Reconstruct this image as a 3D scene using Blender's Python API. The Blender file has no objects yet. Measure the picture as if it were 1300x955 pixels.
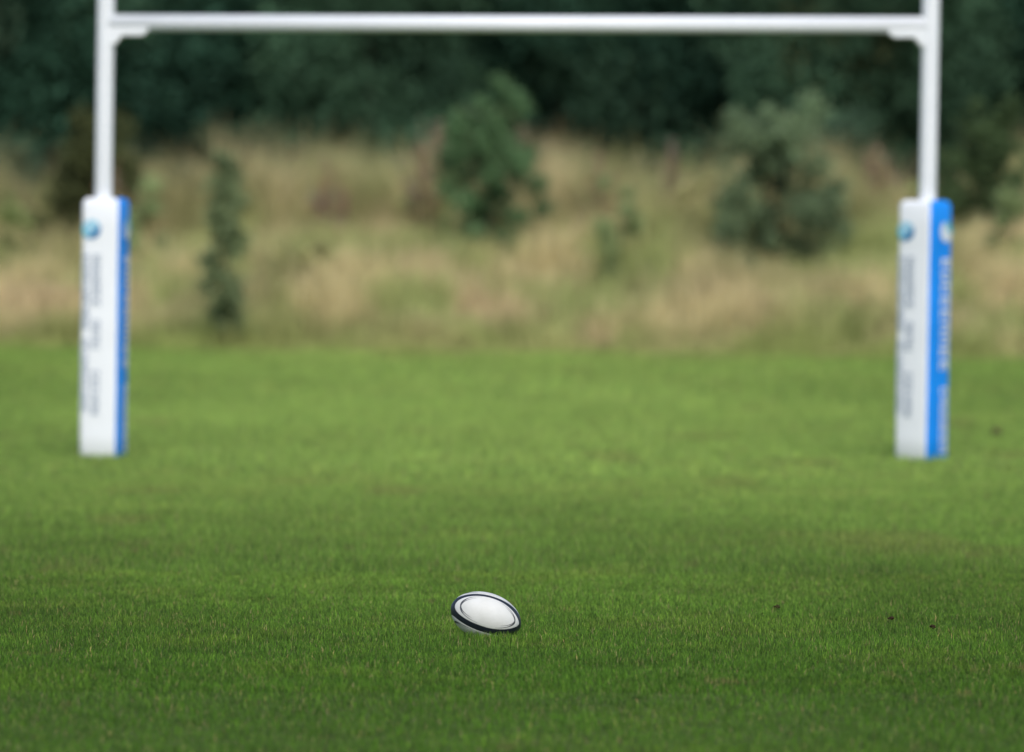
import bpy, math, random
import numpy as np
from mathutils import Matrix, Vector, noise

R = math.radians
rng = np.random.default_rng(11)
random.seed(7)
SC = bpy.context.scene
COL = SC.collection

EYE = 1.778            # camera height
Y_BALL, Y_GOAL = 23.15, 39.25


def edge_y(x):
    """where the mown pitch ends and the rough bank begins (runs a little oblique to the goal line)"""
    return 65.9 - 0.36 * x + 0.35 * np.sin(x * 0.9 + 1.0) + 0.2 * np.sin(x * 2.3)


def smooth(t):
    t = np.clip(t, 0, 1)
    return t * t * (3 - 2 * t)


def ground_z(x, y):
    d = y - edge_y(np.clip(x, -30, 30))
    z = 1.25 * smooth(d / 9.5) + 0.5 * smooth((d - 8) / 40)
    z = z + 0.05 * np.sin(x * 1.7 + y * 0.6) * smooth(d / 3.0)
    return z


def vnoise(x, y, scale, seed=0.0):
    """cheap smooth value noise in numpy, 0..1"""
    x = np.asarray(x, float) / scale + seed * 17.13 + 1000
    y = np.asarray(y, float) / scale + seed * 31.7 + 1000
    xi, yi = np.floor(x), np.floor(y)
    xf, yf = x - xi, y - yi
    xf = xf * xf * (3 - 2 * xf)
    yf = yf * yf * (3 - 2 * yf)

    def h(a, b):
        s = np.sin(a * 127.1 + b * 311.7 + seed * 74.7) * 43758.5453
        return s - np.floor(s)
    return (h(xi, yi) * (1 - xf) + h(xi + 1, yi) * xf) * (1 - yf) + (h(xi, yi + 1) * (1 - xf) + h(xi + 1, yi + 1) * xf) * yf


# ------------------------------------------------------------------ object helpers
def tag(o, label=None, cat=None, group=None, kind=None):
    if label: o['label'] = label
    if cat: o['category'] = cat
    if group: o['group'] = group
    if kind: o['kind'] = kind
    return o


def empty(name, loc=(0, 0, 0)):
    o = bpy.data.objects.new(name, None)
    o.empty_display_size = 0.1
    o.location = loc
    COL.objects.link(o)
    return o


def link(name, me, mat, parent=None, smooth_shade=True):
    o = bpy.data.objects.new(name, me)
    if mat: me.materials.append(mat)
    COL.objects.link(o)
    if parent: o.parent = parent
    if smooth_shade and len(me.polygons):
        me.polygons.foreach_set('use_smooth', np.ones(len(me.polygons), dtype=bool))
    return o


def np_mesh(name, co, faces_list, col=None):
    """co (n,3); faces_list: list of int arrays (m,k)"""
    me = bpy.data.meshes.new(name)
    me.vertices.add(len(co))
    me.vertices.foreach_set('co', np.ascontiguousarray(co, dtype=np.float32).ravel())
    loops = np.concatenate([f.ravel() for f in faces_list]).astype(np.int32)
    starts, s = [], 0
    for f in faces_list:
        starts.append(s + np.arange(len(f)) * f.shape[1])
        s += f.size
    me.loops.add(len(loops))
    me.loops.foreach_set('vertex_index', loops)
    starts = np.concatenate(starts).astype(np.int32)
    me.polygons.add(len(starts))
    me.polygons.foreach_set('loop_start', starts)
    me.update(calc_edges=True)
    if col is not None:
        a = me.attributes.new('col', 'FLOAT_COLOR', 'POINT')
        c = np.ones((len(co), 4), dtype=np.float32)
        c[:, :3] = col
        a.data.foreach_set('color', c.ravel())
    return me


class MB:
    """small mesh collector"""
    def __init__(self):
        self.v, self.f = [], []

    def add(self, verts, faces):
        b = len(self.v)
        self.v += [tuple(p) for p in verts]
        self.f += [tuple(i + b for i in q) for q in faces]

    def tube(self, pts, radii, n=10, caps=True):
        pts = [Vector(p) for p in pts]
        vs, fs = [], []
        ref = None
        for i, p in enumerate(pts):
            d = (pts[min(i + 1, len(pts) - 1)] - pts[max(i - 1, 0)]).normalized()
            if ref is None:
                ref = Vector((1, 0, 0)) if abs(d.x) < 0.9 else Vector((0, 1, 0))
            a = (ref - d * ref.dot(d)).normalized()
            b = d.cross(a)
            ref = a
            for k in range(n):
                t = 2 * math.pi * k / n
                vs.append(p + (a * math.cos(t) + b * math.sin(t)) * radii[i])
        for i in range(len(pts) - 1):
            for k in range(n):
                fs.append((i * n + k, i * n + (k + 1) % n, (i + 1) * n + (k + 1) % n, (i + 1) * n + k))
        if caps:
            fs.append(tuple(range(n))[::-1])
            fs.append(tuple((len(pts) - 1) * n + k for k in range(n)))
        self.add(vs, fs)

    def prism(self, poly, y0, y1):
        """polygon in x,z extruded along y"""
        n = len(poly)
        vs = [(x, y0, z) for x, z in poly] + [(x, y1, z) for x, z in poly]
        fs = [tuple(range(n))[::-1], tuple(range(n, 2 * n))]
        fs += [(k, (k + 1) % n, n + (k + 1) % n, n + k) for k in range(n)]
        self.add(vs, fs)

    def build(self, name, mat, parent=None, smooth_shade=False):
        me = bpy.data.meshes.new(name)
        me.from_pydata(self.v, [], self.f)
        import bmesh
        bm = bmesh.new()
        bm.from_mesh(me)
        bmesh.ops.recalc_face_normals(bm, faces=bm.faces[:])
        bm.to_mesh(me)
        bm.free()
        me.update()
        return link(name, me, mat, parent, smooth_shade)


# ------------------------------------------------------------------ materials
def new_mat(name):
    m = bpy.data.materials.new(name)
    m.use_nodes = True
    nt = m.node_tree
    nt.nodes.clear()
    out = nt.nodes.new('ShaderNodeOutputMaterial')
    return m, nt, out


def N(nt, t, **kw):
    n = nt.nodes.new(t)
    for k, v in kw.items():
        if k in n.inputs: n.inputs[k].default_value = v
        else: setattr(n, k, v)
    return n


def solid(name, color, rough=0.5, var=0.08, scale=8, bump=0.0, bscale=200, spec=0.5, dirt=None, coat=0.0):
    m, nt, out = new_mat(name)
    b = N(nt, 'ShaderNodeBsdfPrincipled', Roughness=rough)
    b.inputs['Specular IOR Level'].default_value = spec
    b.inputs['Coat Weight'].default_value = coat
    tc = N(nt, 'ShaderNodeTexCoord')
    nz = N(nt, 'ShaderNodeTexNoise', Scale=scale, Detail=5.0)
    nt.links.new(tc.outputs['Object'], nz.inputs['Vector'])
    ramp = N(nt, 'ShaderNodeValToRGB')
    ramp.color_ramp.elements[0].position = 0.3
    ramp.color_ramp.elements[1].position = 0.7
    dk = dirt if dirt else tuple(c * (1 - var) for c in color)
    ramp.color_ramp.elements[0].color = (*dk, 1)
    ramp.color_ramp.elements[1].color = (*color, 1)
    nt.links.new(nz.outputs['Fac'], ramp.inputs['Fac'])
    nt.links.new(ramp.outputs['Color'], b.inputs['Base Color'])
    if bump:
        n2 = N(nt, 'ShaderNodeTexNoise', Scale=bscale, Detail=2.0)
        nt.links.new(tc.outputs['Object'], n2.inputs['Vector'])
        bp = N(nt, 'ShaderNodeBump', Strength=bump, Distance=0.002)
        nt.links.new(n2.outputs['Fac'], bp.inputs['Height'])
        nt.links.new(bp.outputs['Normal'], b.inputs['Normal'])
    nt.links.new(b.outputs['BSDF'], out.inputs['Surface'])
    return m


def leafy(name, rough=0.6, trans=0.35, tint=(1.1, 1.15, 0.6), spec=0.25, up=0.0):
    """blades and leaves: colour from the mesh's own attribute, part of the light passes through"""
    m, nt, out = new_mat(name)
    at = N(nt, 'ShaderNodeAttribute', attribute_name='col')
    b = N(nt, 'ShaderNodeBsdfPrincipled', Roughness=rough)
    b.inputs['Specular IOR Level'].default_value = spec
    nt.links.new(at.outputs['Color'], b.inputs['Base Color'])
    t = N(nt, 'ShaderNodeBsdfTranslucent')
    mul = N(nt, 'ShaderNodeMix', data_type='RGBA', blend_type='MULTIPLY')
    mul.inputs['Factor'].default_value = 1.0
    nt.links.new(at.outputs['Color'], mul.inputs[6])
    mul.inputs[7].default_value = (*tint, 1)
    nt.links.new(mul.outputs[2], t.inputs['Color'])
    if up:
        # soft turf is shaded by the lie of the sward more than by each blade's own flat face
        ge = N(nt, 'ShaderNodeNewGeometry')
        ad = N(nt, 'ShaderNodeVectorMath', operation='ADD')
        nt.links.new(ge.outputs['Normal'], ad.inputs[0])
        ad.inputs[1].default_value = (0, 0, up)
        nm = N(nt, 'ShaderNodeVectorMath', operation='NORMALIZE')
        nt.links.new(ad.outputs[0], nm.inputs[0])
        nt.links.new(nm.outputs[0], b.inputs['Normal'])
    mx = N(nt, 'ShaderNodeMixShader', Fac=trans)
    nt.links.new(b.outputs['BSDF'], mx.inputs[1])
    nt.links.new(t.outputs['BSDF'], mx.inputs[2])
    nt.links.new(mx.outputs['Shader'], out.inputs['Surface'])
    return m


def ground_mat():
    m, nt, out = new_mat('ground_turf')
    b = N(nt, 'ShaderNodeBsdfPrincipled', Roughness=0.9)
    b.inputs['Specular IOR Level'].default_value = 0.1
    at = N(nt, 'ShaderNodeAttribute', attribute_name='col')
    tc = N(nt, 'ShaderNodeTexCoord')
    nz = N(nt, 'ShaderNodeTexNoise', Scale=6.0, Detail=8.0, Roughness=0.7)
    nt.links.new(tc.outputs['Object'], nz.inputs['Vector'])
    rp = N(nt, 'ShaderNodeValToRGB')
    rp.color_ramp.elements[0].position = 0.32
    rp.color_ramp.elements[0].color = (0.55, 0.5, 0.45, 1)
    rp.color_ramp.elements[1].position = 0.68
    rp.color_ramp.elements[1].color = (1.15, 1.15, 1.1, 1)
    nt.links.new(nz.outputs['Fac'], rp.inputs['Fac'])
    mul = N(nt, 'ShaderNodeMix', data_type='RGBA', blend_type='MULTIPLY')
    mul.inputs['Factor'].default_value = 1.0
    nt.links.new(at.outputs['Color'], mul.inputs[6])
    nt.links.new(rp.outputs['Color'], mul.inputs[7])
    nt.links.new(mul.outputs[2], b.inputs['Base Color'])
    bp = N(nt, 'ShaderNodeBump', Strength=0.6, Distance=0.03)
    nt.links.new(nz.outputs['Fac'], bp.inputs['Height'])
    nt.links.new(bp.outputs['Normal'], b.inputs['Normal'])
    nt.links.new(b.outputs['BSDF'], out.inputs['Surface'])
    return m


M_POST = solid('white_post_paint', (0.81, 0.83, 0.86), 0.35, var=0.06, scale=3)
M_WHITE = solid('white_vinyl', (0.88, 0.90, 0.93), 0.45, var=0.05, scale=5, bump=0.15, bscale=60)
M_BLUE = solid('blue_vinyl', (0.001, 0.285, 0.95), 0.45, var=0.12, scale=5, bump=0.15, bscale=60)
M_PRINTGREY = solid('grey_print', (0.38, 0.44, 0.53), 0.6)
M_PRINTWHITE = solid('white_print', (0.72, 0.78, 0.84), 0.6)
M_EMB_PALE = solid('pale_blue_print', (0.36, 0.64, 0.80), 0.5)
M_EMB_DARK = solid('deep_blue_print', (0.006, 0.17, 0.40), 0.5)
M_EMB_TEAL = solid('teal_print', (0.03, 0.45, 0.62), 0.5)
M_BALLDARK = solid('navy_black_rubber', (0.012, 0.016, 0.028), 0.42, var=0.2, scale=30, bump=0.5, bscale=420)
M_BALLWHITE = solid('white_ball_rubber', (0.68, 0.68, 0.66), 0.5, scale=14, bump=0.5, bscale=420, dirt=(0.61, 0.61, 0.58), spec=0.3)
M_BALLPRINT = solid('grey_ball_print', (0.07, 0.075, 0.085), 0.5)
M_SOIL = solid('dark_soil', (0.045, 0.028, 0.016), 0.95, var=0.4, scale=60, bump=1.0, bscale=150, spec=0.1)
M_BARK = solid('dark_bark', (0.045, 0.036, 0.028), 0.9, var=0.5, scale=9, bump=0.8, bscale=40, spec=0.1)
M_STEM = solid('dry_stem', (0.30, 0.22, 0.14), 0.8, var=0.3, scale=30, spec=0.1)
M_TURF = leafy('turf_blades', 0.55, 0.4, (1.0, 1.15, 0.6), 0.25, 1.4)
M_DRY = leafy('dry_grass', 0.7, 0.35, (1.05, 1.0, 0.8), 0.15, 0.9)
M_LEAF = leafy('tree_leaves', 0.65, 0.35, (1.05, 1.1, 0.8), 0.1, 0.8)
M_SHRUB = leafy('shrub_leaves', 0.65, 0.5, (1.05, 1.05, 0.85), 0.1, 1.8)
M_GROUND = ground_mat()

# ------------------------------------------------------------------ ground: one sheet to the horizon
xs = np.concatenate([np.linspace(-400, -32, 16), np.linspace(-30, 30, 121), np.linspace(32, 400, 16)])
ys = np.concatenate([np.linspace(-120, 8, 10), np.linspace(10, 56, 60), np.linspace(56.4, 92, 110), np.linspace(95, 700, 24)])
gx, gy = np.meshgrid(xs, ys)
gz = ground_z(gx, gy)
co = np.stack([gx.ravel(), gy.ravel(), gz.ravel()], 1)
nx, ny = len(xs), len(ys)
i, j = np.meshgrid(np.arange(nx - 1), np.arange(ny - 1))
a = (j * nx + i).ravel()
quads = np.stack([a, a + 1, a + nx + 1, a + nx], 1)
dd = (gy - edge_y(np.clip(gx, -30, 30))).ravel()
t = smooth(dd / 1.0)[:, None]
gcol = np.array([0.09, 0.14, 0.03]) * (1 - t) + np.array([0.10, 0.09, 0.045]) * t
tag(link('ground', np_mesh('ground', co, [quads], gcol), M_GROUND), kind='structure')

# ------------------------------------------------------------------ ball
BALL_X = (617.5 - 650) / 7222 * Y_BALL
BALL_R, BALL_L = 0.0965, 0.148
ball_root_mat = (Matrix.Translation((BALL_X, Y_BALL, 0.0840))
                 @ Matrix.Rotation(R(17), 4, 'Y') @ Matrix.Rotation(R(3), 4, 'Z'))


def ball_pt(u, th, off=0.0):
    """u along the long axis -1..1, th roll angle (0 faces the viewer, positive up)"""
    q = max(0.0, 1 - u * u)
    r = BALL_R * q ** 0.54
    # outward normal, approximately
    nu = u / BALL_L
    nr = (q ** 0.5) / BALL_R
    l = math.hypot(nu, nr) or 1
    nu, nr = nu / l, nr / l
    rr = r + off * nr
    return (BALL_L * u + off * nu, -math.cos(th) * rr, math.sin(th) * rr)


def make_ball():
    nu, nt_ = 96, 96
    vs, fs = [], []
    for i in range(1, nu):
        u = -math.cos(math.pi * i / nu)
        for k in range(nt_):
            vs.append(ball_pt(u, 2 * math.pi * k / nt_))
    for i in range(nu - 2):
        for k in range(nt_):
            fs.append((i * nt_ + k, i * nt_ + (k + 1) % nt_, (i + 1) * nt_ + (k + 1) % nt_, (i + 1) * nt_ + k))
    p0, p1 = len(vs), len(vs) + 1
    vs += [ball_pt(-1, 0), ball_pt(1, 0)]
    for k in range(nt_):
        fs.append((p0, (k + 1) % nt_, k))
        fs.append((p1, (nu - 2) * nt_ + k, (nu - 2) * nt_ + (k + 1) % nt_))
    mb = MB()
    mb.add(vs, fs)
    ball = mb.build('rugby_ball', M_BALLDARK, None, True)
    ball.matrix_world = ball_root_mat
    tag(ball, 'white oval ball with navy seam bands lying in the short grass', 'ball')
    # four white panels, each a rounded lens; the one towards the viewer sits a little high
    panels = [(R(18), R(40.5)), (R(-73), R(36)), (R(106), R(39.5)), (R(199), R(44))]

    def lens(rho, phi, c, half, off):
        x, y = rho * math.cos(phi), rho * math.sin(phi)
        u = 0.935 * x
        if x > 0: y *= (1 - min(x * x, 0.9999)) ** 0.2     # one end of the panel is more pointed
        return ball_pt(u, c + half * y / math.sqrt(1 - u * u), off)
    for c, half in panels:
        vs, fs = [lens(0, 0, c, half, 0.0005)], []
        nr, npz = 26, 96
        for i in range(1, nr + 1):
            rho = i / nr
            off = 0.0005 if i < nr else -0.0003
            if i == nr: rho = 1.003
            for k in range(npz):
                vs.append(lens(rho, 2 * math.pi * k / npz, c, half, off))
        for k in range(npz):
            fs.append((0, 1 + k, 1 + (k + 1) % npz))
        for i in range(nr - 1):
            for k in range(npz):
                b0 = 1 + i * npz
                fs.append((b0 + k, b0 + npz + k, b0 + npz + (k + 1) % npz, b0 + (k + 1) % npz))
        mb = MB()
        mb.add(vs, fs)
        p = mb.build('panel', M_BALLWHITE, ball, True)
        # swooping twin strokes printed round each end of the panel
        for side in (0, math.pi):
            mb = MB()
            for (r0, r1, w, a0, a1) in ((0.90, 0.77, 0.034, -1.25, 1.0), (0.77, 0.89, 0.030, -1.0, 1.35), (0.83, 0.83, 0.02, -0.6, 0.6)):
                n = 40
                vs, fs = [], []
                for q in range(n + 1):
                    s = q / n
                    phi = side + a0 + (a1 - a0) * s
                    rc = r0 + (r1 - r0) * s
                    ww = w * math.sin(math.pi * s) ** 0.8 + 0.001
                    vs.append(lens(rc - ww / 2, phi, c, half, 0.0011))
                    vs.append(lens(rc + ww / 2, phi, c, half, 0.0011))
                for q in range(n):
                    fs.append((2 * q, 2 * q + 1, 2 * q + 3, 2 * q + 2))
                mb.add(vs, fs)
            mb.build('printed_swoosh', M_BALLPRINT, p, True)
    return ball


make_ball()

# ------------------------------------------------------------------ goal
LEAN = 0.0133
PX_L, PX_R = -2.845, 2.838
PR = 0.060
goal = empty('rugby_goal', (0, Y_GOAL, 0))
tag(goal, 'tall white H-shaped goal with two posts and a crossbar', 'goalposts')


def lx(x, z):
    return x + LEAN * z


for x in (PX_L, PX_R):
    mb = MB()
    zz = [-0.05, 2, 4, 6, 8.4, 8.42, 8.43]
    rr = [PR, PR, PR, PR * 0.95, PR * 0.9, PR * 0.75, PR * 0.3]
    mb.tube([(lx(x, z), 0, z) for z in zz], rr, 28)
    mb.build('post', M_POST, goal, True)
ZB = 2.996
mb = MB()
mb.tube([(lx(PX_L, ZB), 0, ZB), (0, 0, ZB - 0.002), (lx(PX_R, ZB), 0, ZB)], [0.058] * 3, 28)
mb.build('crossbar', M_POST, goal, True)
for x, s in ((PX_L, 1), (PX_R, -1)):
    xc = lx(x, ZB)
    mb = MB()
    # cradle under the bar end, cut off at a slant, with a small corner gusset below it
    poly = [(0.03, -0.02), (0.295, -0.02), (0.295, -0.060), (0.255, -0.092), (0.115, -0.092), (0.066, -0.155), (0.03, -0.155)]
    mb.prism([(xc + s * px, ZB + pz) for px, pz in poly], -0.05, 0.05)
    o = mb.build('bracket', M_POST, goal)
    bv = o.modifiers.new('bevel', 'BEVEL')
    bv.width = 0.012
    bv.segments = 3

# ------------------------------------------------------------------ post pads
PW, PH, PC = 0.275, 1.79, 0.035


def pad_section(inset=0.0):
    h = PW / 2 - inset
    c = max(PC - inset * 0.4, 0.008)
    pts = []
    for (cx, cy, a0) in ((h - c, -h + c, -90), (h - c, h - c, 0), (-h + c, h - c, 90), (-h + c, -h + c, 180)):
        for q in range(9):
            t = R(a0 + 90 * q / 8)
            pts.append((cx + c * math.cos(t), cy + c * math.sin(t)))
    return pts


def pad_rings(idx, closed, top):
    prof = [(0.012, 0.0), (0.0, 0.015)] + [(0.0, 0.015 + k * (PH - 0.055) / 12) for k in range(1, 13)] + [(0.006, PH - 0.022), (0.018, PH - 0.007), (0.035, PH)]
    vs, fs = [], []
    n = len(idx)
    for r, (ins, z) in enumerate(prof):
        sec = pad_section(ins)
        for k in idx:
            x, y = sec[k]
            d = 0.004 * noise.noise(Vector((x * 4, y * 4, z * 3)))
            vs.append((x * (1 + d / 0.14), y * (1 + d / 0.14), z))
    for r in range(len(prof) - 1):
        for k in range(n if closed else n - 1):
            fs.append((r * n + k, r * n + (k + 1) % n, (r + 1) * n + (k + 1) % n, (r + 1) * n + k))
    return vs, fs, len(prof), n


def glyph_strokes(mb, plane, base, top, z, w, rnd):
    """one letter-like mark (the print is too soft in the photo to read); returns nothing
    plane(a, z, off) -> point on the face; a across the face, letters run down the pad"""
    h = top - base
    st = w * 0.26

    def box(a0, a1, z0, z1):
        p = [plane(a0, z0, 0.0), plane(a1, z0, 0.0), plane(a1, z1, 0.0), plane(a0, z1, 0.0)]
        q = [plane(a0, z0, 0.002), plane(a1, z0, 0.002), plane(a1, z1, 0.002), plane(a0, z1, 0.002)]
        mb.add(p + q, [(4, 5, 6, 7), (0, 1, 5, 4), (1, 2, 6, 5), (2, 3, 7, 6), (3, 0, 4, 7)])
    kind = rnd.randrange(5)
    box(base, base + h, z, z - st)                                    # stem
    if kind in (0, 2, 4): box(base, base + h, z - w * 0.7, z - w * 0.7 - st)
    if kind in (0, 1, 3): box(top - h * 0.2, top, z - st, z - w * 0.95)
    if kind in (1, 4): box(base + h * 0.42, base + h * 0.6, z - st, z - w * 0.7)
    if kind in (2, 3, 1): box(base, base + h * 0.2, z - st, z - w * 0.95)


def lettering(name, plane, base, top, words, pitch, mat, parent, seed):
    rnd = random.Random(seed)
    for z0, z1 in words:                          # each word is a part of its own
        mb = MB()
        z = z0
        while z - pitch > z1:
            glyph_strokes(mb, plane, base, top, z, pitch * 0.8, rnd)
            z -= pitch
        mb.build(name, mat, parent)


def disc(mb, plane, a, z, ra, off, cut=None, n=40):
    """flat disc on the face, or (cut = (da, dz, r)) the crescent left outside a second circle"""
    if cut is None:
        vs = [plane(a, z, off)] + [plane(a + ra * math.cos(2 * math.pi * k / n), z + ra * math.sin(2 * math.pi * k / n), off) for k in range(n)]
        mb.add(vs, [(0, 1 + k, 1 + (k + 1) % n) for k in range(n)])
    else:
        t0, t1, th = cut
        vs, fs = [], []
        for k in range(n + 1):
            s = k / n
            t = t0 + (t1 - t0) * s
            ww = th * math.sin(math.pi * s)
            for r in (ra, ra - ww - 0.001):
                vs.append(plane(a + r * math.cos(t), z + r * math.sin(t), off))
        for k in range(n):
            fs.append((2 * k, 2 * k + 1, 2 * k + 3, 2 * k + 2))
        mb.add(vs, fs)


def make_pad():
    root = empty('post_pad')
    # section order: corner 0 is front-right (9 points), 1 back-right, 2 back-left, 3 front-left
    side = list(range(3, 15))                     # right-hand face between the two corner mid points
    rest = list(range(14, 36)) + [0, 1, 2, 3]
    vs, fs, npf, n = pad_rings(rest, False, True)
    mb = MB()
    mb.add(vs, fs)
    sec = pad_section(0.035)
    # top: a flat collar closing in on the post
    ring = [(x, y, PH) for x, y in sec]
    m = len(ring)
    inner = []
    for x, y, z in ring:
        l = math.hypot(x, y)
        inner.append((x / l * 0.055, y / l * 0.055, PH - 0.004))
    mb.add(ring + inner, [(k, (k + 1) % m, m + (k + 1) % m, m + k) for k in range(m)])
    mb.build('white_cover', M_WHITE, root, True)
    vs, fs, npf, n = pad_rings(side, False, True)
    mb = MB()
    mb.add(vs, fs)
    mb.build('blue_side', M_BLUE, root, True)
    h = PW / 2

    def front(a, z, off):                         # a: 0 at the left edge of the white face
        return (-h + a, -h - 0.004 - off, z)

    def right(a, z, off):                         # a: 0 at the front edge of the blue face
        return (h + 0.004 + off, -h + a, z)
    # round emblem of the white face
    mb = MB(); disc(mb, front, 0.074, 1.575, 0.066, 0.001)
    e = mb.build('emblem', M_EMB_PALE, root)
    mb = MB(); disc(mb, front, 0.074, 1.575, 0.066, 0.0025, (R(-120), R(35), 0.055))
    mb.build('emblem_crescent', M_EMB_DARK, e)
    mb = MB(); disc(mb, front, 0.074, 1.575, 0.066, 0.0025, (R(150), R(260), 0.02))
    mb.build('emblem_crescent', M_EMB_TEAL, e)
    # round emblem of the blue face
    mb = MB(); disc(mb, right, 0.185, 1.575, 0.072, 0.001)
    e = mb.build('emblem', M_PRINTWHITE, root)
    mb = MB(); disc(mb, right, 0.185, 1.575, 0.072, 0.0025, (R(-20), R(110), 0.06))
    mb.build('emblem_crescent', M_EMB_TEAL, e)
    # upright lettering
    lettering('lettering', front, 0.014, 0.064, [(1.40, 0.86), (0.82, 0.25)], 0.052, M_PRINTGREY, root, 3)
    lettering('lettering', front, 0.086, 0.142, [(1.40, 1.03), (0.95, 0.72), (0.60, 0.25)], 0.052, M_PRINTGREY, root, 5)
    lettering('lettering', right, 0.135, 0.232, [(1.39, 0.57)], 0.088, M_PRINTWHITE, root, 8)
    lettering('lettering', right, 0.150, 0.232, [(0.50, 0.03)], 0.066, M_PRINTWHITE, root, 9)
    return root


def copy_tree(o, parent=None):
    c = o.copy()
    COL.objects.link(c)
    if parent: c.parent = parent
    for ch in list(o.children):
        copy_tree(ch, c)
    return c


def place_pad(o, x, yaw):
    o.matrix_world = Matrix.Translation((x, Y_GOAL, 0.0)) @ Matrix.Rotation(LEAN, 4, 'Y') @ Matrix.Rotation(R(yaw), 4, 'Z')


pad = make_pad()
pad2 = copy_tree(pad)
place_pad(pad, PX_L + 0.02, -11)
place_pad(pad2, PX_R - 0.012, -37)
tag(pad, 'white post pad with a narrow strip of blue side, around the left goal post', 'post pad', 'padded covers on the goal posts')
tag(pad2, 'white and blue post pad with broad blue side, around the right goal post', 'post pad', 'padded covers on the goal posts')


# ------------------------------------------------------------------ blades
def blades(name, x, y, z, hgt, wid, lean, az, col, tipcol, mat, bent=True, face=None):
    n = len(x)
    face = az + np.pi / 2 + rng.normal(0, 0.6, n) if face is None else face
    wx, wy = np.cos(face) * wid / 2, np.sin(face) * wid / 2
    lxx, lyy = np.cos(az), np.sin(az)
    base = np.stack([x, y, z], 1)
    W = np.stack([wx, wy, np.zeros(n)], 1)
    if bent:
        mid = base + np.stack([lxx * lean * hgt * 0.3, lyy * lean * hgt * 0.3, hgt * 0.58], 1)
        tip = base + np.stack([lxx * lean * hgt, lyy * lean * hgt, hgt * np.sqrt(np.clip(1 - 0.4 * lean ** 2, 0.2, 1))], 1)
        P = np.stack([base - W, base + W, mid - W * 0.8, mid + W * 0.8, tip], 1).reshape(-1, 3)
        o = (np.arange(n) * 5)[:, None]
        quads = o + np.array([[0, 1, 3, 2]])
        tris = o + np.array([[2, 3, 4]])
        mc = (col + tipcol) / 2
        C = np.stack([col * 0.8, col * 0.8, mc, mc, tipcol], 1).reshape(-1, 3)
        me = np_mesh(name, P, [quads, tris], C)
    else:
        tip = base + np.stack([lxx * lean * hgt, lyy * lean * hgt, hgt], 1)
        P = np.stack([base - W, base + W, tip], 1).reshape(-1, 3)
        tris = (np.arange(n) * 3)[:, None] + np.array([[0, 1, 2]])
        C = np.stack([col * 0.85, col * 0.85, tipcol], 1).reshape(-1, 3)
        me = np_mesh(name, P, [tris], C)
    return link(name, me, mat, None, False)


def turf_colour(x, y):
    """deep green near, darkened there like lens vignetting, paler and yellower towards the far touch line; mottled, with bare and strawy spots"""
    n = len(x)
    f = (smooth((y - 19.5) / 23) * (1 - 0.35 * smooth((np.abs(x) - 0.8) / 5.0)))[:, None]      # lens vignetting put into the colour: darker near and to the sides
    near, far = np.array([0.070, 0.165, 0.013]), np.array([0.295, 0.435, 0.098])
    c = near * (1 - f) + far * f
    mott = 0.55 * vnoise(x, y, 0.16, 1) + 0.45 * vnoise(x, y, 0.5, 2)
    big = vnoise(x + 0.25 * y, y * 0.35, 1.5, 3)
    c = c * (1.055 + (1 - 0.45 * f[:, 0]) * (0.55 * (mott - 0.5) + 0.32 * (big - 0.5)))[:, None]
    # yellowish and worn patches
    yel = smooth((vnoise(x, y, 0.35, 5) * 0.6 + vnoise(x, y, 1.3, 6) * 0.4 - 0.52) / 0.25)[:, None] * (1 - 0.6 * f)
    c = c * (1 - 0.55 * yel) + c * np.array([1.4, 1.12, 1.3]) * 0.55 * yel
    br = smooth((vnoise(x, y * 0.5, 0.7, 8) - 0.80) / 0.12)[:, None] * smooth((y - 24) / 8)[:, None]
    c = c * (1 - 0.4 * br) + np.array([0.22, 0.20, 0.07]) * 0.4 * br
    # single blades
    c = c * rng.uniform(0.4, 1.65, n)[:, None]
    speck = smooth((vnoise(x, y * 0.6, 0.11, 9) - 0.86) / 0.08)[:, None] * smooth((vnoise(x, y, 0.8, 10) - 0.45) / 0.2)[:, None]
    c = c * (1 - 0.6 * speck) + np.array([0.20, 0.15, 0.07]) * 0.6 * speck
    straw = rng.random(n) < 0.04
    c[straw] = np.array([0.36, 0.31, 0.15]) * rng.uniform(0.6, 1.2, straw.sum())[:, None]
    bright = rng.random(n) < 0.12
    c[bright] = c[bright] * np.array([1.7, 1.5, 1.3]) + np.array([0.02, 0.02, 0.015])
    return c


def scatter_strip(y0, y1, dens):
    hw = 0.09 * y1 * 1.5 + 1.2
    n = int((y1 - y0) * 2 * hw * dens)
    return rng.uniform(-hw, hw, n), rng.uniform(y0, y1, n)


def strip(y0, y1, dens):
    x, y = scatter_strip(y0, y1, dens)
    k = y < edge_y(x) + 0.3
    return x[k], y[k]


parts = [strip(15.0, 20.5, 4500), strip(20.5, 27.0, 10500)]
x = np.concatenate([p[0] for p in parts]); y = np.concatenate([p[1] for p in parts])
# nothing grows through the ball
inv = ball_root_mat.inverted()
ux, uy = x - BALL_X, y - Y_BALL
inside = (ux / 0.135) ** 2 + (uy / 0.085) ** 2 < 0.42
x, y = x[~inside], y[~inside]
cl = vnoise(x, y, 0.07, 11)
hg = (0.015 + 0.015 * cl + 0.010 * vnoise(x, y, 0.4, 12)) * rng.uniform(0.6, 1.35, len(x))
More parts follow.
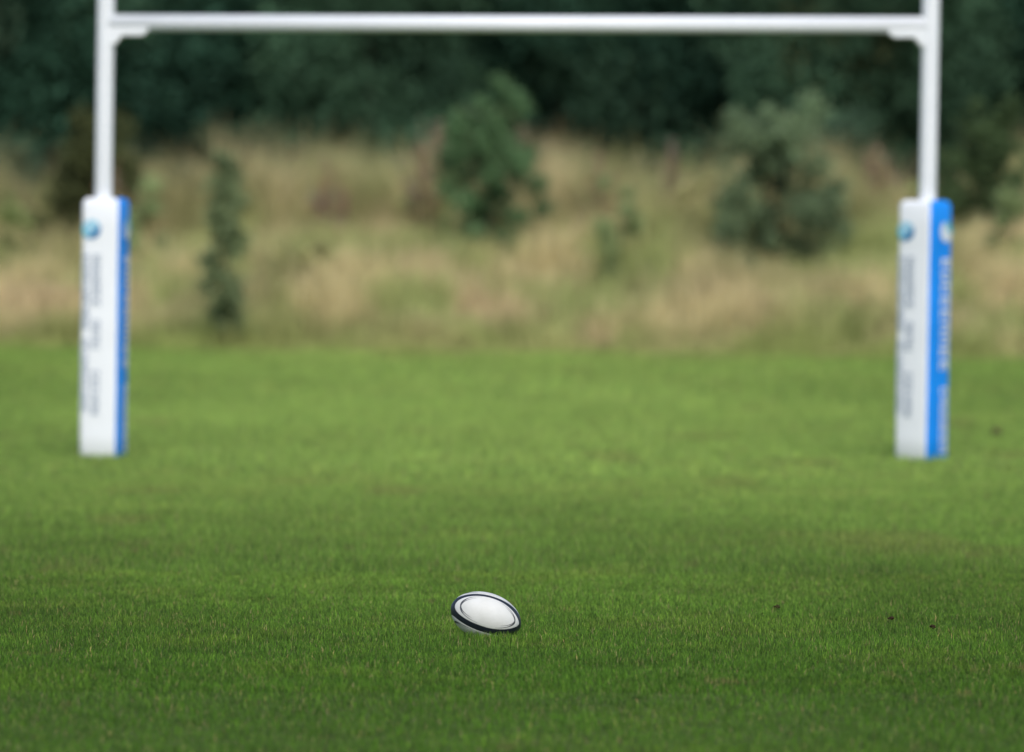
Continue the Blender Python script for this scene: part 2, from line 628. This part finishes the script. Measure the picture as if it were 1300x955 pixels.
# blades pressed aside where the ball rests stay below its belly
near_ball = ((x - BALL_X) / 0.16) ** 2 + ((y - Y_BALL) / 0.11) ** 2 < 1
hg[near_ball & (y > Y_BALL - 0.03)] *= 0.55
in_front = (np.abs(x - BALL_X - 0.03) < 0.2) & (y > Y_BALL - 0.4) & (y < Y_BALL - 0.03)
hg[in_front] *= 1.3
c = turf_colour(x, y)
tipc = c * np.array([1.2, 1.15, 1.05])
lean = np.abs(rng.normal(0.5, 0.35, len(x)))
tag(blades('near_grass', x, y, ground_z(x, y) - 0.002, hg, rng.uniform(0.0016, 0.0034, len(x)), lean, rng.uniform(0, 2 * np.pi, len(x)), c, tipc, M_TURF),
    'short mown green grass around the ball', 'grass', kind='stuff')

parts = [strip(27.0, 36.0, 4800), strip(36.0, 50.0, 1700), strip(50.0, 77.0, 700)]
x = np.concatenate([p[0] for p in parts]); y = np.concatenate([p[1] for p in parts])
w = np.where(y < 36, 0.0034, np.where(y < 50, 0.006, 0.010)) * rng.uniform(0.7, 1.3, len(x))
hg = (0.024 + 0.022 * vnoise(x, y, 0.1, 21) + 0.01 * vnoise(x, y, 0.6, 22)) * rng.uniform(0.7, 1.3, len(x))
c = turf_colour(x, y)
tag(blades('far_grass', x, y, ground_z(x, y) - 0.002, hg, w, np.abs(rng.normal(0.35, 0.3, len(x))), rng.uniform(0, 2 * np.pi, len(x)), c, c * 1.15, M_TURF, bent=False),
    'pale mown grass of the pitch beneath and behind the goal', 'grass', kind='stuff')

# ------------------------------------------------------------------ rough bank: tall dry grass
n = 360000
x = rng.uniform(-15, 15, n)
d = rng.uniform(-0.25, 15.5, n)
y = edge_y(x) + d
clump = vnoise(x, y, 0.45, 31)
keep = rng.random(n) < 0.35 + 0.65 * clump
x, y, d = x[keep], y[keep], d[keep]
n = len(x)
hmap = 0.14 + 0.5 * smooth((d - 7) / 3) * smooth((vnoise(x, y * 0.3, 0.5, 45) - 0.55) / 0.3) + 0.32 * smooth(d / 2.4) + 0.42 * (vnoise(x, y, 0.55, 32) - 0.45) + (0.30 + 1.2 * smooth((d - 6) / 3)) * (vnoise(x, y * 0.4, 0.9, 33) - 0.42)
hg = np.clip(hmap, 0.10, 1.5) * rng.uniform(0.55, 1.25, n) * (0.35 + 0.65 * smooth((d + 0.4) / 1.2))
straw, green, rust, olive = np.array([0.76, 0.66, 0.34]), np.array([0.42, 0.50, 0.17]), np.array([0.78, 0.58, 0.36]), np.array([0.36, 0.35, 0.15])
m1 = smooth((vnoise(x, y * 0.6, 0.9, 34) * 0.65 + vnoise(x, y, 0.4, 35) * 0.35 - 0.42) / 0.22)[:, None]
m2 = smooth((vnoise(x, y * 0.6, 0.7, 36) * 0.7 + vnoise(x, y, 0.35, 37) * 0.3 - 0.60) / 0.14)[:, None]
m3 = smooth((vnoise(x, y * 0.6, 0.75, 38) - 0.58) / 0.2)[:, None]
c = green * (1 - m1) + straw * m1
c = c * (1 - m2 * 0.6) + rust * m2 * 0.6
c = c * (1 - m3 * 0.8) + olive * m3 * 0.8
crest = (smooth((d - 6.0) / 5.0) * (0.35 + 0.65 * vnoise(x, y, 0.9, 41)))[:, None]
c = c * (1 - 0.65 * crest) + np.array([0.30, 0.28, 0.13]) * 0.65 * crest  # browner up the bank, with shadows there darkened into the colour
lowgreen = (1 - smooth((d + 0.2 * vnoise(x, y, 0.5, 39)) / 2.6))[:, None]
c = c * (1 - 0.8 * lowgreen) + np.array([0.38, 0.45, 0.12]) * 0.8 * lowgreen
c = c * rng.uniform(0.6, 1.35, n)[:, None]
tipm = rng.random(n)[:, None]
tipm = tipm * (1 - 0.8 * lowgreen) * (1 - 0.6 * crest)
tipc = c * (1 - 0.35 * tipm) + np.array([0.85, 0.64, 0.40]) * 0.35 * tipm
tag(blades('tall_dry_grass', x, y, ground_z(x, y) - 0.01, hg, rng.uniform(0.006, 0.015, n), np.abs(rng.normal(0.6, 0.4, n)), rng.uniform(0, 6.28, n), c, tipc, M_DRY),
    'tall straw coloured rough grass on the bank beyond the pitch', 'grass', kind='stuff')


# ------------------------------------------------------------------ trees, shrubs, weeds
def leaf_mesh(name, centres, radii, counts, size, cols, squash=1.0, hollow=0.35, seed=0):
    """leaf-sized diamonds gathered in clumps; darker inside each clump, uneven at the rim"""
    g = np.random.default_rng(seed)
    P, C = [], []
    for (cx, cy, cz), r, k, col in zip(centres, radii, counts, cols):
        v = g.normal(size=(k, 3))
        v /= np.linalg.norm(v, axis=1)[:, None]
        rad = r * (hollow + (1 - hollow) * g.random(k) ** 0.6) * (0.75 + 0.5 * vnoise(v[:, 0] * 2 + cx, v[:, 2] * 2 + v[:, 1], 0.6, seed % 7))
        p = v * rad[:, None]
        p[:, 2] *= squash
        p += np.array([cx, cy, cz])
        s = size * g.uniform(0.6, 1.4, k)[:, None]
        a = g.normal(size=(k, 3)); a /= np.linalg.norm(a, axis=1)[:, None]
        b = np.cross(a, g.normal(size=(k, 3)) * 0.6 + v * 0.4 + np.array([0, 0, 0.6]))
        b /= np.linalg.norm(b, axis=1)[:, None] + 1e-9
        quad = np.stack([p - a * s, p - b * s * 0.45, p + a * s, p + b * s * 0.45], 1)
        P.append(quad.reshape(-1, 3))
        cc = np.array(col) * g.uniform(0.55, 1.4, k)[:, None]
        C.append(np.repeat(cc, 4, axis=0))
    P, C = np.concatenate(P), np.concatenate(C)
    q = (np.arange(len(P) // 4) * 4)[:, None] + np.array([[0, 1, 2, 3]])
    return np_mesh(name, P, [q], C)


def tree(name, x, y, height, spread, tint, label, cat='tree', group=None, low=0.05, leaf=0.10, dens=1.0, seed=1, lit_or_yellow=None, trunk_r=0.16, bright=1.3, cone=0.0, hollow=0.35, ragged=False):
    """trunk with limbs, crown of many clumps reaching nearly down to the ground"""
    rnd = random.Random(seed)
    z0 = float(ground_z(np.array([x]), np.array([y]))[0])
    root = empty(name, (x, y, z0))
    tag(root, label, cat, group)
    mb = MB()
    bend = [(0, 0, -0.1)]
    for k in range(1, 6):
        f = k / 5
        bend.append((rnd.uniform(-.12, .12) * f * spread * .5, rnd.uniform(-.12, .12) * f * spread * .5, height * 0.9 * f))
    mb.tube(bend, [trunk_r * (1.25 - 1.1 * k / 5) for k in range(6)], 9)
    cs, rs, cols, ns = [], [], [], []
    nclump = int((40 if ragged else 26) * dens * max(1, height / 5))
    for k in range(nclump):
        f = low + (1 - low) * (k + rnd.random()) / nclump
        prof = (1.05 - cone * f) if cone else math.sin(math.pi * min(1, 0.18 + 0.82 * f)) ** 0.55
        a = rnd.uniform(0, 2 * math.pi)
        rr = spread * prof * rnd.uniform(0.35, 1.0)
        p = (rr * math.cos(a), rr * math.sin(a), height * f)
        if ragged:                                # shoots of uneven length instead of a clipped outline
            g = rnd.uniform(0.1, 1.0) if rnd.random() < 0.6 else rnd.uniform(1.0, 1.5)
            p = (spread * prof * g * math.cos(a), spread * prof * g * math.sin(a), height * (f * rnd.uniform(0.82, 1.12)))
        cs.append(p)
        rs.append(spread * (rnd.uniform(0.16, 0.46) if ragged else rnd.uniform(0.30, 0.60)))
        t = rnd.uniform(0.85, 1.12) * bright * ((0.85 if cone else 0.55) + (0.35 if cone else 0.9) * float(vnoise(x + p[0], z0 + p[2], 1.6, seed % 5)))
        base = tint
        if lit_or_yellow and rnd.random() < lit_or_yellow[1]: base = lit_or_yellow[0]
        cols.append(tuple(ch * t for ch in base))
        ns.append(int(150 * (rs[-1] / 0.5) ** 2 * (0.10 / leaf) ** 2 * 0.9) + 20)
        if k % 3 == 0:
            s = (0, 0, max(0.2, height * f * 0.75))
            mb.tube([s, (p[0] * .5, p[1] * .5, (s[2] + p[2]) / 2 + .05), p], [trunk_r * .35, trunk_r * .22, trunk_r * .08], 6)
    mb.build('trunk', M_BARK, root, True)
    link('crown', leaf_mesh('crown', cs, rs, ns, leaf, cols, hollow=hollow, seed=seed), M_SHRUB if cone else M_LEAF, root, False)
    return root


DG = (0.022, 0.055, 0.034)       # dark cool green
MG = (0.038, 0.078, 0.043)       # mid green
front = [
    (-11.0, 92.5, 7.6, 2.3, (0.026, 0.044, 0.026), 'olive dark tree at the far left, outside the left goal post'),
    (-7.9, 94.0, 8.4, 2.1, DG, 'dark leafy tree just left of the left goal post'),
    (-4.9, 93.0, 8.0, 2.2, DG, 'dark blue-green tree behind the left end of the crossbar'),
    (-2.3, 92.0, 7.4, 1.9, MG, 'mid green tree with paler clumps left of the middle of the crossbar'),
    (0.7, 94.5, 8.4, 2.0, DG, 'very dark tree behind the middle of the crossbar'),
    (3.1, 93.6, 8.1, 1.9, DG, 'dark green tree to the right of the middle of the crossbar'),
    (5.3, 91.5, 7.7, 2.0, MG, 'tree with some yellowing leaves below the right end of the crossbar'),
    (8.2, 95.0, 8.6, 2.1, DG, 'blackish green tree just right of the right goal post'),
    (10.9, 92.6, 7.6, 2.0, DG, 'dark green tree at the far right, outside the right goal post'),
]
for k, (x, y, h, s, tint, lab) in enumerate(front):
    lit_or_yellow = ((0.070, 0.080, 0.034), 0.05) if k == 6 else ((0.034, 0.072, 0.042), 0.15)  # yellowing leaves on one tree; light put into clump colour on the others
    tree('leafy_tree', x, y, h, s, tint, lab, group='trees along the top of the bank', seed=40 + k, lit_or_yellow=lit_or_yellow, dens=1.3, low=0.0,
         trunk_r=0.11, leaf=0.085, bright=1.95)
for k in range(13):
    x = -16 + 2.65 * k
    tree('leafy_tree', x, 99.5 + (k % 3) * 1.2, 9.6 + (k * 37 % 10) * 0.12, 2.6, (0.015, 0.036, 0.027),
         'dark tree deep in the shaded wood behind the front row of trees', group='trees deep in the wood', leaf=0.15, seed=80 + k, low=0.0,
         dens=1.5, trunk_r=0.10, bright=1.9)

# low scrub under the trees, where the rough grass gives out
for k in range(11):
    x = -9.6 + 1.95 * k + 0.5 * math.sin(k * 2.1)
    tree('low_scrub', x, 81.0 + 1.3 * math.sin(k * 1.7), 1.25 + 0.35 * math.sin(k * 2.9), 0.85, ((0.050, 0.062, 0.032), (0.034, 0.058, 0.034), (0.062, 0.058, 0.034))[k % 3],
         'low olive scrub along the top of the bank at the foot of the dark trees', 'scrub', group='low scrub under the trees',
         leaf=0.07, seed=120 + k, low=0.0, dens=1.0, trunk_r=0.04, bright=2.0, hollow=0.1, ragged=True)

# shrubs standing in the rough grass
tree('young_conifer', -3.40, 67.6, 2.25, 0.36, (0.085, 0.108, 0.054), 'slim dark green sapling standing alone in the dry grass right of the left pad', 'sapling',
     seed=5, leaf=0.045, dens=1.7, trunk_r=0.02, low=0.0, cone=0.75, bright=2.9, hollow=0.0)
tree('green_bush', -0.30, 73.0, 2.15, 0.58, (0.050, 0.088, 0.040), 'bright green bush at the top of the bank, below the middle of the crossbar', 'bush',
     seed=6, leaf=0.042, trunk_r=0.02, dens=1.9, bright=3.0, hollow=0.0, ragged=True, cone=0.5, low=0.02)
tree('green_bush', 3.30, 70.8, 2.10, 0.62, (0.064, 0.088, 0.048), 'broad grey-green bush in the dry grass left of the right pad', 'bush',
     seed=8, leaf=0.042, trunk_r=0.02, dens=1.9, bright=3.9, hollow=0.0, ragged=True, cone=0.5, low=0.0)
tree('green_bush', 6.15, 73.4, 1.7, 0.50, (0.055, 0.085, 0.036), 'leafy green bush right of the right goal post', 'bush',
     seed=9, leaf=0.05, trunk_r=0.03, dens=2.6, bright=2.2, hollow=0.0, ragged=True, cone=0.5, low=0.02)
tree('green_bush', -5.6, 75.8, 1.7, 0.55, (0.065, 0.075, 0.030), 'brownish green bush behind the left goal post', 'bush',
     seed=10, leaf=0.05, trunk_r=0.03, dens=2.6, bright=2.0, hollow=0.0, ragged=True, cone=0.5, low=0.02)


# small tufts of bramble and nettle scattered down the bank
for k in range(8):
    x = -6.6 + 1.9 * k + 0.6 * math.sin(k * 3.3)
    tree('low_bramble', x, 72.6 + 2.6 * math.sin(k * 2.4 + 0.6), 0.95 + 0.3 * math.sin(k * 1.9), 0.42, ((0.105, 0.125, 0.050), (0.095, 0.120, 0.055), (0.130, 0.125, 0.060))[k % 3],
         'small green bramble tuft half sunk in the dry grass of the bank', 'bramble', group='bramble tufts in the dry grass',
         leaf=0.042, seed=160 + k, low=0.0, dens=0.35, trunk_r=0.01, bright=4.2, hollow=0.0, ragged=True, cone=0.5)


def weed(x, y, h, spread, col, label, seed):
    rnd = random.Random(seed)
    z0 = float(ground_z(np.array([x]), np.array([y]))[0])
    root = empty('dry_weed', (x, y, z0))
    tag(root, label, 'weed', 'tall dry weeds on the bank')
    mb = MB()
    cs, rs, ns, cols = [], [], [], []
    for k in range(16):
        a = rnd.uniform(0, 6.28)
        r = spread * 1.3 * rnd.random() ** 0.8
        hh = h * (1 - 0.55 * r / spread / 1.3) * rnd.uniform(0.75, 1.0)
        bx, by = r * math.cos(a) * .4, r * math.sin(a) * .4
        tx, ty = r * math.cos(a), r * math.sin(a)
        mb.tube([(bx, by, -0.05), ((bx + tx) / 2, (by + ty) / 2, hh * .55), (tx, ty, hh)], [0.008, 0.006, 0.003], 5)
        for q in range(5):
            f = 0.55 + 0.45 * q / 4
            cs.append((bx + (tx - bx) * f, by + (ty - by) * f, hh * f))
            rs.append(0.07)
            ns.append(13)
            cols.append(tuple(ch * rnd.uniform(.7, 1.25) for ch in col))
    mb.build('stems', M_STEM, root, True)
    link('seed_heads', leaf_mesh('seed_heads', cs, rs, ns, 0.028, cols, squash=1.6, seed=seed), M_DRY, root, False)  # leaf-like flecks clustered as dry seed heads on the upper stems


weed(-1.22, 74.6, 1.75, 0.30, (0.36, 0.28, 0.17), 'tall tan weed clump left of the bright green bush', 21)
weed(2.10, 75.0, 1.65, 0.22, (0.34, 0.27, 0.17), 'slim tall tan weed clump between the two bushes', 22)
weed(1.15, 74.4, 1.35, 0.34, (0.36, 0.28, 0.16), 'low broad tan weed clump right of the bright green bush', 23)
weed(-2.45, 74.4, 1.35, 0.30, (0.36, 0.27, 0.17), 'rusty tan weed clump between the sapling and the bright green bush', 24)


weed(-5.3, 74.8, 1.5, 0.30, (0.36, 0.29, 0.17), 'tan weed clump behind and right of the left goal post', 25)
weed(4.75, 74.6, 1.5, 0.28, (0.38, 0.28, 0.18), 'reddish tan weed clump between the grey-green bush and the right goal post', 26)
weed(-0.95, 76.2, 1.9, 0.22, (0.38, 0.29, 0.19), 'tallest slender tan weed clump, close against the bright green bush', 27)


# ------------------------------------------------------------------ clods kicked up from the turf
def clod(px, py, size, label, seed, mat=None):
    y = EYE * 7222 / (py - 255)
    x = (px - 650) / 7222 * y
    rnd = random.Random(seed)
    import bmesh
    bm = bmesh.new()
    bmesh.ops.create_icosphere(bm, subdivisions=3, radius=size)
    for v in bm.verts:
        f = 1 + 0.7 * noise.noise(v.co * (1.3 / size) + Vector((seed, 0, 0))) + 0.3 * noise.noise(v.co * (4 / size))
        v.co *= f
        v.co.z *= 0.6
    me = bpy.data.meshes.new('soil_clod')
    bm.to_mesh(me)
    bm.free()
    o = link('soil_clod', me, mat or M_SOIL)
    o.location = (x, y, 0.028 + size * 0.15)
    o.rotation_euler = (0, 0, rnd.uniform(0, 6))
    tag(o, label, 'clod', 'clods of soil lying in the grass')


clod(988, 779, 0.013, 'small dark soil clod right of the ball, the nearer to it of two', 1)
clod(1133, 793, 0.012, 'small blackish soil clod farther right, under the right pad', 2)
clod(1186, 804, 0.012, 'brown soil clod at the far right of the near grass', 3)
clod(1266, 552, 0.04, 'brown lump of earth on the pitch right of the right pad', 4, solid('pale_soil', (0.13, 0.10, 0.055), 0.95, var=0.4, scale=40, bump=1.0, bscale=100, spec=0.1))

# ------------------------------------------------------------------ light
w = bpy.data.worlds.new('World')
SC.world = w
w.use_nodes = True
nt = w.node_tree
bg = nt.nodes['Background']
sky = nt.nodes.new('ShaderNodeTexSky')
sky.sky_type = 'NISHITA'
sky.sun_disc = False
SUN_EL, SUN_AZ = R(46), R(169)          # azimuth clockwise from +Y: behind the camera, a little to its right
sky.sun_elevation = SUN_EL
sky.sun_rotation = SUN_AZ
sky.air_density = 1.0
sky.dust_density = 2.0
sky.ozone_density = 1.0
nt.links.new(sky.outputs['Color'], bg.inputs['Color'])
bg.inputs['Strength'].default_value = 0.15

sun = bpy.data.lights.new('sun', 'SUN')
sun.energy = 2.35
sun.angle = R(40)
sun.color = (1.0, 0.99, 0.97)
so = bpy.data.objects.new('sun', sun)
COL.objects.link(so)
dirv = Vector((math.sin(SUN_AZ) * math.cos(SUN_EL), math.cos(SUN_AZ) * math.cos(SUN_EL), math.sin(SUN_EL)))
so.rotation_euler = dirv.to_track_quat('Z', 'Y').to_euler()

# ------------------------------------------------------------------ camera: 200 mm at f/2.0 focused on the ball
cam = bpy.data.cameras.new('camera')
cam.lens = 200
cam.sensor_width = 36
cam.clip_start = 0.5
cam.clip_end = 2000
cam.dof.use_dof = True
cam.dof.focus_distance = 23.12
cam.dof.aperture_fstop = 2.0
co_ = bpy.data.objects.new('camera', cam)
COL.objects.link(co_)
pitch = math.atan(222.5 / 7222)
co_.matrix_world = (Matrix.Translation((0, 0, EYE)) @ Matrix.Rotation(math.pi / 2 - pitch, 4, 'X') @ Matrix.Rotation(R(0.15), 4, 'Z'))
SC.camera = co_

SC.render.engine = 'CYCLES'
SC.cycles.max_bounces = 8
SC.cycles.use_denoising = True
SC.view_settings.view_transform = 'Standard'
SC.view_settings.look = 'None'
SC.view_settings.exposure = 0
